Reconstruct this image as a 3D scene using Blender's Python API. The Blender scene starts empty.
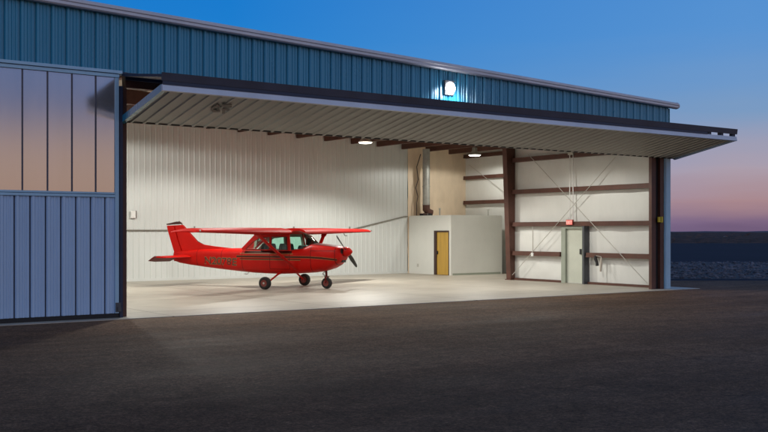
import bpy, bmesh, math, random
from mathutils import Vector, Matrix
random.seed(7)
scene = bpy.context.scene
COL = scene.collection
R = math.radians

# ------------------------------------------------------------------ materials
def lin(c):
    c /= 255.0
    return c / 12.92 if c <= 0.04045 else ((c + 0.055) / 1.055) ** 2.4
def S(r, g, b): return (lin(r), lin(g), lin(b), 1.0)
def C4(r, g, b): return (r, g, b, 1.0)

def mat(name, col, rough=0.6, metal=0.0, spec=0.5, var=0.12, scale=2.0, bump=0.0, bscale=20.0,
        rvar=0.1, stretch=(1, 1, 1), coat=0.0, obj_coord=True):
    m = bpy.data.materials.new(name); m.use_nodes = True
    nt = m.node_tree; N = nt.nodes; L = nt.links
    p = N['Principled BSDF']
    p.inputs['Metallic'].default_value = metal
    p.inputs['Specular IOR Level'].default_value = spec
    p.inputs['Coat Weight'].default_value = coat
    tc = N.new('ShaderNodeTexCoord'); mp = N.new('ShaderNodeMapping')
    mp.inputs['Scale'].default_value = stretch
    L.new(tc.outputs['Object'], mp.inputs['Vector'])
    nz = N.new('ShaderNodeTexNoise'); nz.inputs['Scale'].default_value = scale
    nz.inputs['Detail'].default_value = 6; nz.inputs['Roughness'].default_value = 0.65
    L.new(mp.outputs[0], nz.inputs['Vector'])
    mx = N.new('ShaderNodeMix'); mx.data_type = 'RGBA'
    a = tuple(max(0, c * (1 - var)) for c in col[:3]) + (1,)
    b = tuple(min(1, c * (1 + var)) for c in col[:3]) + (1,)
    mx.inputs[6].default_value = a; mx.inputs[7].default_value = b
    mr0 = N.new('ShaderNodeMapRange'); mr0.inputs[1].default_value = 0.3; mr0.inputs[2].default_value = 0.7
    L.new(nz.outputs['Fac'], mr0.inputs[0])
    L.new(mr0.outputs[0], mx.inputs[0])
    L.new(mx.outputs[2], p.inputs['Base Color'])
    mr = N.new('ShaderNodeMapRange')
    mr.inputs[3].default_value = max(0.02, rough - rvar); mr.inputs[4].default_value = min(1, rough + rvar)
    L.new(nz.outputs['Fac'], mr.inputs[0]); L.new(mr.outputs[0], p.inputs['Roughness'])
    if bump > 0:
        n2 = N.new('ShaderNodeTexNoise'); n2.inputs['Scale'].default_value = bscale; n2.inputs['Detail'].default_value = 4
        L.new(mp.outputs[0], n2.inputs['Vector'])
        bp = N.new('ShaderNodeBump'); bp.inputs['Strength'].default_value = bump; bp.inputs['Distance'].default_value = 0.02
        L.new(n2.outputs['Fac'], bp.inputs['Height']); L.new(bp.outputs[0], p.inputs['Normal'])
    return m

def emis(name, col, strength):
    m = bpy.data.materials.new(name); m.use_nodes = True
    p = m.node_tree.nodes['Principled BSDF']
    p.inputs['Base Color'].default_value = (col[0] * 0.7, col[1] * 0.7, col[2] * 0.7, 1)
    p.inputs['Emission Color'].default_value = col
    p.inputs['Emission Strength'].default_value = strength
    return m

M = {}
M['blue'] = mat('blue_steel', C4(0.020, 0.22, 0.36), 0.28, 0.1, spec=0.8, var=0.10, scale=0.6, stretch=(1, 1, 0.25), bump=0.05, bscale=1.5)
M['blue_door'] = mat('blue_grey_steel', C4(0.39, 0.55, 0.77), 0.40, 0.1, var=0.08, scale=0.7, stretch=(1, 1, 0.3), bump=0.05, bscale=1.5)
M['blue_trim'] = mat('light_blue_trim', C4(0.33, 0.53, 0.70), 0.4, 0.1, var=0.08, scale=1.5)
M['navy'] = mat('navy_trim', C4(0.020, 0.030, 0.066), 0.5, 0.1, var=0.2, scale=1.5)
M['trim'] = mat('grey_roof_trim', C4(0.55, 0.55, 0.60), 0.42, 0.2, var=0.1, scale=1.0)
M['lipdark'] = mat('dark_channel', C4(0.036, 0.038, 0.060), 0.5, var=0.3, scale=1.0)
M['lip'] = mat('pale_channel', C4(0.50, 0.53, 0.62), 0.4, 0.2, var=0.1, scale=1.0)
M['poly'] = mat('silvery_sheet', C4(0.52, 0.51, 0.54), 0.12, 0.75, var=0.07, scale=0.9, stretch=(1, 1, 0.15), bump=0.07, bscale=1.6, rvar=0.04)
M['seam'] = mat('dark_seam', C4(0.085, 0.085, 0.115), 0.6, 0.1)
M['leaf'] = mat('pale_ribbed_steel', C4(0.37, 0.365, 0.34), 0.5, 0.1, var=0.12, scale=0.7)
M['brown'] = mat('red_oxide_steel', C4(0.095, 0.038, 0.026), 0.55, 0.1, var=0.22, scale=2.5)
M['dark'] = mat('dark_rubber', C4(0.012, 0.011, 0.012), 0.7, var=0.2)  # rubber parts, and the dark bars standing in for shaded gaps
M['liner'] = mat('white_liner_steel', C4(0.59, 0.615, 0.60), 0.38, 0.0, var=0.05, scale=0.6, stretch=(1, 1, 0.2), rvar=0.08)
M['insul'] = mat('white_insulation', C4(0.69, 0.695, 0.66), 0.45, var=0.05, scale=1.2, bump=0.35, bscale=2.2, stretch=(1, 1, 0.5))
M['tan'] = mat('tan_insulation', C4(0.78, 0.63, 0.46), 0.6, var=0.10, scale=1.6, bump=0.4, bscale=2.5, stretch=(1, 1, 0.35))
M['ceil'] = mat('ceiling_insulation', C4(0.42, 0.36, 0.29), 0.6, var=0.15, scale=1.0, bump=0.3, bscale=2)
M['gyp'] = mat('painted_gypsum', C4(0.66, 0.665, 0.62), 0.55, var=0.04, scale=1.0)
M['wood'] = mat('yellow_wood_door', C4(0.48, 0.29, 0.05), 0.4, var=0.18, scale=5, stretch=(1, 1, 0.08))
M['dframe'] = mat('dark_door_frame', C4(0.05, 0.025, 0.02), 0.5)
M['mandoor'] = mat('pale_green_door', C4(0.52, 0.54, 0.46), 0.42, var=0.06)
M['mframe'] = mat('sage_door_frame', C4(0.30, 0.33, 0.27), 0.42, var=0.08)
M['slate'] = mat('slate_post', C4(0.06, 0.065, 0.075), 0.5)
M['galv'] = mat('galvanised_duct', C4(0.36, 0.36, 0.33), 0.5, 0.3, var=0.2, scale=5)
M['rod'] = mat('grey_rod', C4(0.46, 0.445, 0.40), 0.6, 0.0)
M['cable'] = mat('dull_rail', C4(0.20, 0.19, 0.16), 0.5, 0.2)
M['chrome'] = mat('worn_metal', C4(0.5, 0.5, 0.5), 0.3, 0.9)
M['yellow'] = mat('yellow_paint', C4(0.55, 0.42, 0.02), 0.45)
M['white'] = mat('white_plastic', C4(0.7, 0.7, 0.68), 0.4)
M['rag'] = mat('pale_cloth', C4(0.5, 0.45, 0.38), 0.8)
M['emblem'] = mat('dark_print', C4(0.045, 0.045, 0.04), 0.5)
M['lens'] = emis('lamp_lens', (1.0, 0.93, 0.80, 1), 14)
M['wlens'] = emis('wall_lamp_lens', (0.96, 0.97, 1.0, 1), 22)
M['exit'] = emis('exit_face', (1.0, 0.20, 0.16, 1), 0.30)
M['exit_red'] = emis('exit_letters', (1.0, 0.55, 0.50, 1), 0.9)
M['tyre'] = mat('black_tyre', C4(0.018, 0.017, 0.016), 0.75, bump=0.1)
M['rim'] = mat('red_rim', C4(0.20, 0.04, 0.03), 0.4, 0.2)
M['red'] = mat('red_aircraft_paint', C4(0.47, 0.005, 0.002), 0.42, 0.0, spec=0.18, var=0.10, scale=1.3, coat=0.0, rvar=0.05)
M['reddark'] = mat('maroon_paint', C4(0.12, 0.006, 0.006), 0.45, spec=0.25)
M['gold'] = mat('gold_paint', C4(0.22, 0.09, 0.035), 0.4)
M['maroon'] = mat('dark_stripe_paint', C4(0.05, 0.012, 0.008), 0.35)
M['black'] = mat('black_paint', C4(0.012, 0.012, 0.012), 0.4)
M['seat'] = mat('dark_seat_cloth', C4(0.02, 0.03, 0.03), 0.8)

# glass of the aircraft cabin
g = bpy.data.materials.new('green_tinted_glass'); g.use_nodes = True
nt = g.node_tree; nt.nodes.clear()
o = nt.nodes.new('ShaderNodeOutputMaterial'); mx = nt.nodes.new('ShaderNodeMixShader')
tr = nt.nodes.new('ShaderNodeBsdfTransparent'); tr.inputs[0].default_value = (0.66, 0.92, 0.83, 1)
gl = nt.nodes.new('ShaderNodeBsdfGlossy'); gl.inputs['Roughness'].default_value = 0.04
fr = nt.nodes.new('ShaderNodeFresnel'); fr.inputs[0].default_value = 1.5
nt.links.new(fr.outputs[0], mx.inputs[0]); nt.links.new(tr.outputs[0], mx.inputs[1]); nt.links.new(gl.outputs[0], mx.inputs[2])
nt.links.new(mx.outputs[0], o.inputs[0]); M['glass'] = g

# red paint with the stripe scheme, placed by the aircraft's own x/z
def striped_red():
    m = M['red'].copy(); m.name = 'red_paint_with_side_stripes'
    nt = m.node_tree; N = nt.nodes; L = nt.links; p = N['Principled BSDF']
    base = p.inputs['Base Color'].links[0].from_socket
    tc = N.new('ShaderNodeTexCoord'); sx = N.new('ShaderNodeSeparateXYZ'); L.new(tc.outputs['Object'], sx.inputs[0])
    def mth(op, a, b=None, c=None):
        n = N.new('ShaderNodeMath'); n.operation = op
        for i, v in enumerate((a, b, c)):
            if v is None: continue
            if isinstance(v, (int, float)): n.inputs[i].default_value = v
            else: L.new(v, n.inputs[i])
        return n.outputs[0]
    x, z = sx.outputs['X'], sx.outputs['Z']
    # centre line falls gently to the nose and rises to the tail
    dx = mth('MAXIMUM', mth('SUBTRACT', x, 0.9), 0.0)
    zc = mth('SUBTRACT', z, mth('SUBTRACT', 1.085, mth('MULTIPLY', mth('MULTIPLY', dx, dx), 0.05)))
    def band(lo, hi, x0, x1):
        a = mth('MULTIPLY', mth('GREATER_THAN', zc, lo), mth('LESS_THAN', zc, hi))
        b = mth('MULTIPLY', mth('GREATER_THAN', x, x0), mth('LESS_THAN', x, x1))
        return mth('MULTIPLY', a, b)
    cur = base
    def over(mask, col):
        nonlocal cur
        q = N.new('ShaderNodeMix'); q.data_type = 'RGBA'; q.inputs[7].default_value = col
        L.new(mask, q.inputs[0]); L.new(cur, q.inputs[6]); cur = q.outputs[2]
    gold = (0.27, 0.12, 0.045, 1); dk = (0.07, 0.010, 0.006, 1)
    over(band(-0.045, 0.035, -1.75, 2.2), gold); over(band(-0.033, 0.023, -1.75, 2.2), dk)
    over(band(0.085, 0.115, -1.6, 0.6), gold); over(band(-0.125, -0.10, -1.6, 0.9), gold)
    over(band(0.115, 0.19, -1.4, 0.55), dk); over(band(-0.10, -0.07, -1.6, 0.9), dk)
    seam = (0.12, 0.004, 0.003, 1)
    def vline(x0, z0, z1, wd=0.011):
        a = mth('MULTIPLY', mth('GREATER_THAN', x, x0 - wd), mth('LESS_THAN', x, x0 + wd))
        over(mth('MULTIPLY', a, mth('MULTIPLY', mth('GREATER_THAN', z, z0), mth('LESS_THAN', z, z1))), seam)
    def hline(z0, x0, x1, wd=0.009):
        a = mth('MULTIPLY', mth('GREATER_THAN', z, z0 - wd), mth('LESS_THAN', z, z0 + wd))
        over(mth('MULTIPLY', a, mth('MULTIPLY', mth('GREATER_THAN', x, x0), mth('LESS_THAN', x, x1))), seam)
    vline(1.27, 0.4, 1.6); vline(2.14, 0.4, 1.6); vline(0.47, 0.66, 1.4); vline(-0.31, 0.66, 1.4); hline(0.66, -0.31, 0.47); hline(1.30, 1.27, 2.14)
    vline(-1.5, 0.5, 1.4); vline(-2.45, 0.5, 1.4); vline(-3.6, 0.5, 1.4)
    L.new(cur, p.inputs['Base Color'])
    return m
M['redwing'] = mat('red_wing_paint', C4(0.40, 0.004, 0.002), 0.55, spec=0.12, var=0.12, scale=1.3)
M['headliner'] = mat('pale_cabin_lining', C4(0.42, 0.46, 0.40), 0.7)
M['redstripe'] = striped_red()

# ------------------------------------------------------------------ mesh helpers
class MB:
    def __init__(s): s.v = []; s.f = []
    def add(s, vs, fs):
        o = len(s.v); s.v += [tuple(v) for v in vs]; s.f += [tuple(i + o for i in f) for f in fs]; return s
    def box(s, x0, x1, y0, y1, z0, z1):
        vs = [(x, y, z) for x in (x0, x1) for y in (y0, y1) for z in (z0, z1)]
        return s.add(vs, [(0, 1, 3, 2), (4, 6, 7, 5), (0, 4, 5, 1), (2, 3, 7, 6), (0, 2, 6, 4), (1, 5, 7, 3)])
    def hexa(s, q0, q1):   # two quads joined
        return s.add(list(q0) + list(q1), [(3, 2, 1, 0), (4, 5, 6, 7), (0, 1, 5, 4), (1, 2, 6, 5), (2, 3, 7, 6), (3, 0, 4, 7)])
    def bar(s, a, b, w, h, up=(0, 0, 1)):
        a = Vector(a); b = Vector(b); d = (b - a).normalized(); u = Vector(up)
        if abs(d.dot(u)) > 0.98: u = Vector((1, 0, 0))
        r = d.cross(u).normalized() * (w / 2); t = r.cross(d).normalized() * (h / 2)
        q = lambda p: [p - r - t, p + r - t, p + r + t, p - r + t]
        return s.hexa(q(a), q(b))
    def tube(s, pts, rad, n=10, caps=True):
        pts = [Vector(p) for p in pts]
        rads = rad if isinstance(rad, (list, tuple)) else [rad] * len(pts)
        rings = []; ref = None
        for i, p in enumerate(pts):
            d = (pts[min(i + 1, len(pts) - 1)] - pts[max(i - 1, 0)]).normalized()
            if ref is None: ref = Vector((0, 0, 1)) if abs(d.z) < 0.9 else Vector((1, 0, 0))
            r = d.cross(ref).normalized(); t = r.cross(d).normalized(); ref = t
            rings.append([p + (r * math.cos(2 * math.pi * k / n) + t * math.sin(2 * math.pi * k / n)) * rads[i] for k in range(n)])
        return s.loft(rings, caps)
    def loft(s, rings, caps=True, closed=True):
        n = len(rings[0]); vs = [v for r in rings for v in r]; fs = []
        for i in range(len(rings) - 1):
            for k in range(n if closed else n - 1):
                a = i * n + k; b = i * n + (k + 1) % n
                fs.append((a, b, b + n, a + n))
        if caps and closed:
            fs.append(tuple(range(n - 1, -1, -1))); fs.append(tuple(range((len(rings) - 1) * n, len(rings) * n)))
        return s.add(vs, fs)
    def lathe(s, prof, c, axis, n=28):
        c = Vector(c); ax = Vector(axis).normalized()
        u = ax.orthogonal().normalized(); w = ax.cross(u)
        rings = [[c + ax * h + (u * math.cos(2 * math.pi * k / n) + w * math.sin(2 * math.pi * k / n)) * r for k in range(n)] for h, r in prof]
        return s.loft(rings, True)
    def prism(s, poly, d):    # closed 3D polygon swept along d
        d = Vector(d); n = len(poly); p0 = [Vector(p) for p in poly]; p1 = [p + d for p in p0]
        return s.add(p0 + p1, [tuple(range(n - 1, -1, -1)), tuple(range(n, 2 * n))] + [(k, (k + 1) % n, (k + 1) % n + n, k + n) for k in range(n)])
    def corr(s, O, u, n, length, vlo, vhi, pitch=0.33, base=0.095, top=0.05, hgt=0.034, minor=True, phase=0.0, joint=True):
        """ribbed sheet: profile along u, ribs standing out along n, swept from vlo(s) to vhi(s)"""
        O = Vector(O); u = Vector(u); n = Vector(n); pts = [(0.0, 0.0)]; k = 0; x = phase
        while x + base < length:
            seg = ([(x - 0.034, 0), (x - 0.032, -0.03), (x - 0.002, -0.03)] if joint else []) + [(x, 0), (x + (base - top) / 2, hgt), (x + (base + top) / 2, hgt), (x + base, 0)]  # narrow slot added before each rib so a dark shade line shows
            if minor:
                rem = pitch - base
                for q in (1 / 3, 2 / 3):
                    c = x + base + rem * q
                    seg += [(c - 0.024, 0), (c - 0.012, 0.018), (c + 0.012, 0.018), (c + 0.024, 0)]
            pts += [p for p in seg if 0 < p[0] < length]
            x += pitch
        pts.append((length, 0.0))
        vs = []
        for (a, h) in pts: vs.append(O + u * a + n * h + Vector(vlo(a)))
        for (a, h) in pts: vs.append(O + u * a + n * h + Vector(vhi(a)))
        m = len(pts)
        return s.add(vs, [(i, i + 1, i + 1 + m, i + m) for i in range(m - 1)])
    def build(s, name, m, parent=None, smooth=False, angle=35, bevel=0.0):
        me = bpy.data.meshes.new(name); me.from_pydata(s.v, [], s.f); me.update()
        bm = bmesh.new(); bm.from_mesh(me); bmesh.ops.recalc_face_normals(bm, faces=bm.faces); bm.to_mesh(me); bm.free()
        ob = bpy.data.objects.new(name, me); COL.objects.link(ob)
        me.materials.append(m)
        if smooth:
            for p in me.polygons: p.use_smooth = True
            me.set_sharp_from_angle(angle=R(angle))
        if bevel > 0:
            b = ob.modifiers.new('Bevel', 'BEVEL'); b.width = bevel; b.segments = 2; b.limit_method = 'ANGLE'
        if parent is not None: ob.parent = parent
        return ob

def Bx(*a): return MB().box(*a)
def tag(o, label=None, cat=None, group=None, kind=None):
    if label: o['label'] = label
    if cat: o['category'] = cat
    if group: o['group'] = group
    if kind: o['kind'] = kind
    return o
def thing(name, label, cat, loc=(0, 0, 0), rz=0.0, group=None):
    e = bpy.data.objects.new(name, None); COL.objects.link(e); e.empty_display_size = 0.3
    e.location = loc; e.rotation_euler = (0, 0, rz)
    return tag(e, label, cat, group)
def copy_tree(o, parent=None):
    c = o.copy(); COL.objects.link(c)
    if parent is not None: c.parent = parent
    for ch in list(o.children): copy_tree(ch, c)
    return c
def text_mesh(name, txt, size, m, parent, fn, offset=0.0, align='CENTER', extrude=0.0):
    """flat lettering turned into a mesh; fn maps the text's (x, y, depth) to the place"""
    cu = bpy.data.curves.new(name, 'FONT'); cu.body = txt; cu.size = size; cu.align_x = align; cu.offset = offset; cu.extrude = extrude
    tmp = bpy.data.objects.new('tmp', cu); COL.objects.link(tmp)
    dg = bpy.context.evaluated_depsgraph_get(); me = bpy.data.meshes.new_from_object(tmp.evaluated_get(dg))
    bpy.data.objects.remove(tmp, do_unlink=True)
    for v in me.vertices: v.co = fn(v.co.x, v.co.y, v.co.z)
    me.name = name; me.materials.clear(); me.materials.append(m)
    ob = bpy.data.objects.new(name, me); COL.objects.link(ob)
    if parent is not None: ob.parent = parent
    return ob

# ------------------------------------------------------------------ camera
H = 1.95; F = 984.5; TH = R(54.592)
DV = Vector((math.cos(TH), math.sin(TH), 0)); LV = Vector((math.sin(TH), -math.cos(TH), 0))
def dl(d, l, z=0.0): p = DV * d + LV * l; return Vector((p.x, p.y, z))
cam = bpy.data.cameras.new('camera'); co = bpy.data.objects.new('camera', cam); COL.objects.link(co)
co.location = (0, 0, H); co.rotation_euler = (math.pi / 2, 0, TH - math.pi / 2)
cam.sensor_width = 36; cam.lens = 36 * F / 768; cam.shift_y = (231.64 - 216) / 768
cam.clip_start = 0.1; cam.clip_end = 6000
scene.camera = co

# ------------------------------------------------------------------ layout
YF, YB = 21.85, 37.12          # front wall, back wall
XJ, XR, XB = 8.27, 27.45, 31.33  # left jamb, right wall, bump-out wall
YC = 29.5                      # frame column line
XL = -10.6                     # far left end of the building
ROOF = lambda x: 7.09 - 0.0357 * (x - 7.57)

# ------------------------------------------------------------------ ground
def asphalt():
    m = bpy.data.materials.new('asphalt'); m.use_nodes = True
    nt = m.node_tree; N = nt.nodes; L = nt.links; p = N['Principled BSDF']
    tc = N.new('ShaderNodeTexCoord')
    def noise(scale, detail=6, st=(1, 1, 1), rot=0.0, dist=0.0):
        mp = N.new('ShaderNodeMapping'); mp.inputs['Scale'].default_value = st; mp.inputs['Rotation'].default_value = (0, 0, rot)
        L.new(tc.outputs['Object'], mp.inputs[0])
        n = N.new('ShaderNodeTexNoise'); n.inputs['Scale'].default_value = scale; n.inputs['Detail'].default_value = detail
        n.inputs['Roughness'].default_value = 0.7; n.inputs['Distortion'].default_value = dist
        L.new(mp.outputs[0], n.inputs[0]); return n.outputs['Fac']
    def ramp(src, a, b, c0, c1):
        r = N.new('ShaderNodeMapRange'); r.inputs[1].default_value = a; r.inputs[2].default_value = b
        r.inputs[3].default_value = c0; r.inputs[4].default_value = c1; L.new(src, r.inputs[0]); return r.outputs[0]
    def mul(a, b):
        n = N.new('ShaderNodeMath'); n.operation = 'MULTIPLY'; L.new(a, n.inputs[0]); L.new(b, n.inputs[1]); return n.outputs[0]
    big = ramp(noise(0.16, 6, dist=0.5), 0.35, 0.68, 0.72, 1.22)
    streak = ramp(noise(0.5, 8, st=(0.16, 1.5, 1), rot=R(-8), dist=0.4), 0.3, 0.7, 0.80, 1.2)
    streak2 = ramp(noise(1.4, 8, st=(0.10, 1.0, 1), rot=R(22), dist=1.2), 0.52, 0.64, 1.0, 1.22)
    grit = ramp(noise(34, 4), 0.32, 0.68, 0.35, 1.75)
    grit2 = ramp(noise(11, 6), 0.3, 0.7, 0.62, 1.4)
    chips = ramp(noise(21, 2), 0.66, 0.74, 1.0, 2.1)
    stain = ramp(noise(0.75, 7, dist=0.8), 0.60, 0.70, 1.0, 0.62)
    patch_ = ramp(noise(2.6, 8, dist=0.3), 0.35, 0.65, 0.80, 1.18)
    vo = N.new('ShaderNodeTexVoronoi'); vo.feature = 'DISTANCE_TO_EDGE'; vo.inputs['Scale'].default_value = 0.23
    nv = N.new('ShaderNodeTexNoise'); nv.inputs['Scale'].default_value = 1.1; nv.inputs['Detail'].default_value = 8
    L.new(tc.outputs['Object'], nv.inputs[0]); va = N.new('ShaderNodeVectorMath'); va.operation = 'ADD'
    L.new(tc.outputs['Object'], va.inputs[0]); L.new(nv.outputs['Color'], va.inputs[1]); L.new(va.outputs[0], vo.inputs['Vector'])
    crack = ramp(vo.outputs['Distance'], 0.001, 0.005, 0.80, 1.0)
    f = mul(mul(mul(mul(big, streak), mul(grit, grit2)), mul(streak2, chips)), mul(mul(stain, patch_), crack))
    cm = N.new('ShaderNodeVectorMath'); cm.operation = 'SCALE'; cm.inputs[0].default_value = (0.116, 0.066, 0.039)
    L.new(f, cm.inputs['Scale']); L.new(cm.outputs[0], p.inputs['Base Color'])
    L.new(ramp(noise(0.25, 5, st=(0.4, 1.2, 1)), 0.3, 0.7, 0.62, 0.88), p.inputs['Roughness'])
    p.inputs['Specular IOR Level'].default_value = 0.08
    bp = N.new('ShaderNodeBump'); bp.inputs['Strength'].default_value = 0.5; bp.inputs['Distance'].default_value = 0.01
    L.new(noise(70, 3), bp.inputs['Height']); L.new(bp.outputs[0], p.inputs['Normal'])
    return m
def sheet(name, pts, z, m):
    return tag(MB().add([(p[0], p[1], z) for p in pts], [tuple(range(len(pts)))]).build(name, m), kind='structure')
M['field'] = mat('dark_field', C4(0.016, 0.015, 0.028), 0.9, spec=0.1, var=0.45, scale=0.06, bump=0.0)
sheet('ground', [(-4000, -4000), (4000, -4000), (4000, 4000), (-4000, 4000)], -0.03, M['field'])
q = [dl(-70, -160), dl(-70, 160), dl(39.5, 160), dl(39.5, -160)]
sheet('asphalt_apron', q, -0.016, asphalt())
M['gravelbed'] = mat('gravel_bed', C4(0.030, 0.028, 0.036), 0.9, var=0.6, scale=2.2, bump=0.5, bscale=8)
q = [dl(41.0, 0), dl(41.0, 120), dl(64, 120), dl(64, 0)]
sheet('gravel_strip', q, -0.022, M['gravelbed'])

# loose pale rocks on the gravel strip
rb = MB(); ico = bmesh.new(); bmesh.ops.create_icosphere(ico, subdivisions=1, radius=1.0)
IV = [v.co.copy() for v in ico.verts]; IF = [tuple(v.index for v in f.verts) for f in ico.faces]; ico.free()
for i in range(7000):
    d = random.uniform(41.3, 63.5); l = random.uniform(0.24, 0.62) * d
    sz = random.choice((0.025, 0.03, 0.04, 0.055, 0.09)) * random.uniform(0.7, 1.4)
    c = dl(d, l, -0.03 + sz * 0.25); sc = (random.uniform(0.8, 1.6), random.uniform(0.7, 1.2), random.uniform(0.45, 0.85)); a = random.uniform(0, 6.28)
    vs = []
    for v in IV:
        w = v * (sz * random.uniform(0.75, 1.15)); w = Vector((w.x * sc[0], w.y * sc[1], w.z * sc[2])); w.rotate(Matrix.Rotation(a, 3, 'Z')); vs.append(c + w)
    rb.add(vs, IF)
M['rock'] = mat('pale_rock', C4(0.105, 0.105, 0.125), 0.85, spec=0.2, var=0.95, scale=0.9)
tag(rb.build('rubble', M['rock']), 'loose pale stones strewn over the strip beyond the apron', 'rubble', kind='stuff')

# low scrub-covered ridge far beyond the field
hb = MB(); nl = 260; rows = [(168, 0.0), (180, 0.55), (200, 1.0), (226, 1.35), (262, 1.62), (300, 1.75), (380, 0.0)]
vs = []
for j, (d, hh) in enumerate(rows):
    for i in range(nl + 1):
        l = -60 + 260 * i / nl
        z = -0.03 if hh == 0 else hh + random.uniform(-0.18, 0.18) * (0.3 if j == 5 else 1)
        vs.append(dl(d + random.uniform(-2, 2), l * (d / 220), z))
fs = [(j * (nl + 1) + i, j * (nl + 1) + i + 1, (j + 1) * (nl + 1) + i + 1, (j + 1) * (nl + 1) + i) for j in range(len(rows) - 1) for i in range(nl)]
hb.add(vs, fs)
M['scrub'] = mat('brown_scrub', C4(0.075, 0.038, 0.026), 0.9, spec=0.1, var=0.9, scale=0.45, stretch=(1, 1, 1))
tag(hb.build('ridge', M['scrub']), kind='structure')
# far blue hills on the horizon
hb = MB(); vs = []
for i in range(121):
    l = -700 + 2400 * i / 120
    vs += [dl(1900, l, -0.03), dl(1960, l, 1.9 + 2.4 * abs(math.sin(i * 0.31) * math.sin(i * 0.083 + 1)) + random.uniform(0, 0.5)), dl(2100, l, -0.03)]
fs = [(3 * i + k, 3 * i + 3 + k, 3 * i + 4 + k, 3 * i + 1 + k) for i in range(120) for k in (0, 1)]
hb.add(vs, fs); M['hill'] = mat('far_hill', C4(0.07, 0.055, 0.075), 0.9, var=0.3, scale=0.01)
tag(hb.build('hills', M['hill']), kind='structure')

hu = thing('distant_hut', 'tiny pale hut on the low brown ridge at the horizon', 'hut', dl(196, 68, 0.55))
MB().box(-0.28, 0.28, -0.28, 0.28, -0.4, 0.5).build('walls', M['gyp'], hu)
MB().prism([(-0.34, -0.34, 0.502), (0.34, -0.34, 0.502), (0, -0.34, 0.72)], (0, 0.68, 0)).build('roof', M['brown'], hu)

# concrete floor
M['floor'] = mat('polished_concrete', C4(0.43, 0.39, 0.325), 0.46, var=0.13, scale=0.35, rvar=0.14, stretch=(1, 1.3, 1), spec=0.35)
def floor_extra(m):
    nt = m.node_tree; N = nt.nodes; L = nt.links; p = N['Principled BSDF']
    base = p.inputs['Base Color'].links[0].from_socket
    tc = N.new('ShaderNodeTexCoord'); br = N.new('ShaderNodeTexBrick')
    br.offset = 0.0; br.inputs['Color1'].default_value = (1, 1, 1, 1); br.inputs['Color2'].default_value = (0.90, 0.90, 0.90, 1); br.inputs['Mortar'].default_value = (0.38, 0.36, 0.33, 1)
    br.inputs['Scale'].default_value = 1.0; br.inputs['Mortar Size'].default_value = 0.02
    br.inputs['Brick Width'].default_value = 4.6; br.inputs['Row Height'].default_value = 3.8
    L.new(tc.outputs['Object'], br.inputs['Vector'])
    n = N.new('ShaderNodeTexNoise'); n.inputs['Scale'].default_value = 3.5; n.inputs['Detail'].default_value = 7
    mp = N.new('ShaderNodeMapping'); mp.inputs['Scale'].default_value = (0.25, 1, 1); mp.inputs['Rotation'].default_value = (0, 0, R(30))
    L.new(tc.outputs['Object'], mp.inputs[0]); L.new(mp.outputs[0], n.inputs['Vector'])
    mr = N.new('ShaderNodeMapRange'); mr.inputs[1].default_value = 0.3; mr.inputs[2].default_value = 0.72; mr.inputs[3].default_value = 0.86; mr.inputs[4].default_value = 1.06
    L.new(n.outputs['Fac'], mr.inputs[0])
    a = N.new('ShaderNodeMix'); a.data_type = 'RGBA'; a.blend_type = 'MULTIPLY'; a.inputs[0].default_value = 1.0
    L.new(base, a.inputs[6]); L.new(br.outputs['Color'], a.inputs[7])
    b = N.new('ShaderNodeVectorMath'); b.operation = 'SCALE'; L.new(a.outputs[2], b.inputs[0]); L.new(mr.outputs[0], b.inputs['Scale'])
    L.new(b.outputs[0], p.inputs['Base Color'])
floor_extra(M['floor'])
tag(Bx(XL, 28.5, 21.32, 37.3, -0.3, 0.0).box(28.5, 31.6, 29.4, 37.3, -0.3, -0.001).build('floor', M['floor']), kind='structure')

# ------------------------------------------------------------------ hangar building
hb = thing('hangar', 'blue ribbed steel hangar with lit white interior and shallow sloping roof', 'hangar', (0, 0, 0))
# fascia over the doors (ribs stand out towards -y)
mb = MB().corr((XL, YF, 0), (1, 0, 0), (0, -1, 0), 27.5 - XL, lambda s: (0, 0, 5.60), lambda s: (0, 0, ROOF(XL + s) - 0.17))
mb.build('fascia', M['blue'], hb)
mb = MB().corr((27.56, YF, 0), (0, 1, 0), (1, 0, 0), 7.65, lambda s: (0, 0, 0.0), lambda s: (0, 0, ROOF(27.5) - 0.2))
mb.build('side_cladding', M['blue'], hb)
# roof slab and rake trim
def slab(x0, x1, y0, y1, t0, t1):
    return [(x0, y0, ROOF(x0) - t1), (x1, y0, ROOF(x1) - t1), (x1, y1, ROOF(x1) - t1), (x0, y1, ROOF(x0) - t1)], \
           [(x0, y0, ROOF(x0) - t0), (x1, y0, ROOF(x1) - t0), (x1, y1, ROOF(x1) - t0), (x0, y1, ROOF(x0) - t0)]
mb = MB().hexa(*slab(XL, 27.70, 21.95, 37.4, 0.06, 0.12)); mb.hexa(*slab(27.70, 31.7, 29.3, 37.4, 0.062, 0.122))
rf = mb.build('roof', M['trim'], hb)
mb = MB().hexa(*slab(XL, 27.5, 21.98, 37.2, 0.26, 0.32)); mb.hexa(*slab(27.5, 31.6, 29.45, 37.2, 0.262, 0.322))
mb.build('ceiling_blanket', M['ceil'], hb)
prof = [(-0.02, -0.20), (-0.16, -0.20), (-0.19, -0.17), (-0.19, -0.11), (-0.21, -0.09), (-0.21, -0.05), (-0.17, -0.005), (-0.08, 0.01), (0.12, 0.01), (0.12, -0.05), (-0.02, -0.05)]
rings = [[(x, YF + a, ROOF(x) + b) for a, b in prof] for x in (XL, 27.80)]
tr = MB().loft(rings).build('rake_trim', M['trim'], rf)
MB().tube([(27.80, YF - 0.09, ROOF(27.8) - 0.095), (27.88, YF - 0.09, ROOF(27.8) - 0.1)], [0.12, 0.09], 14).build('trim_end', M['trim'], rf, smooth=True)
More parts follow.
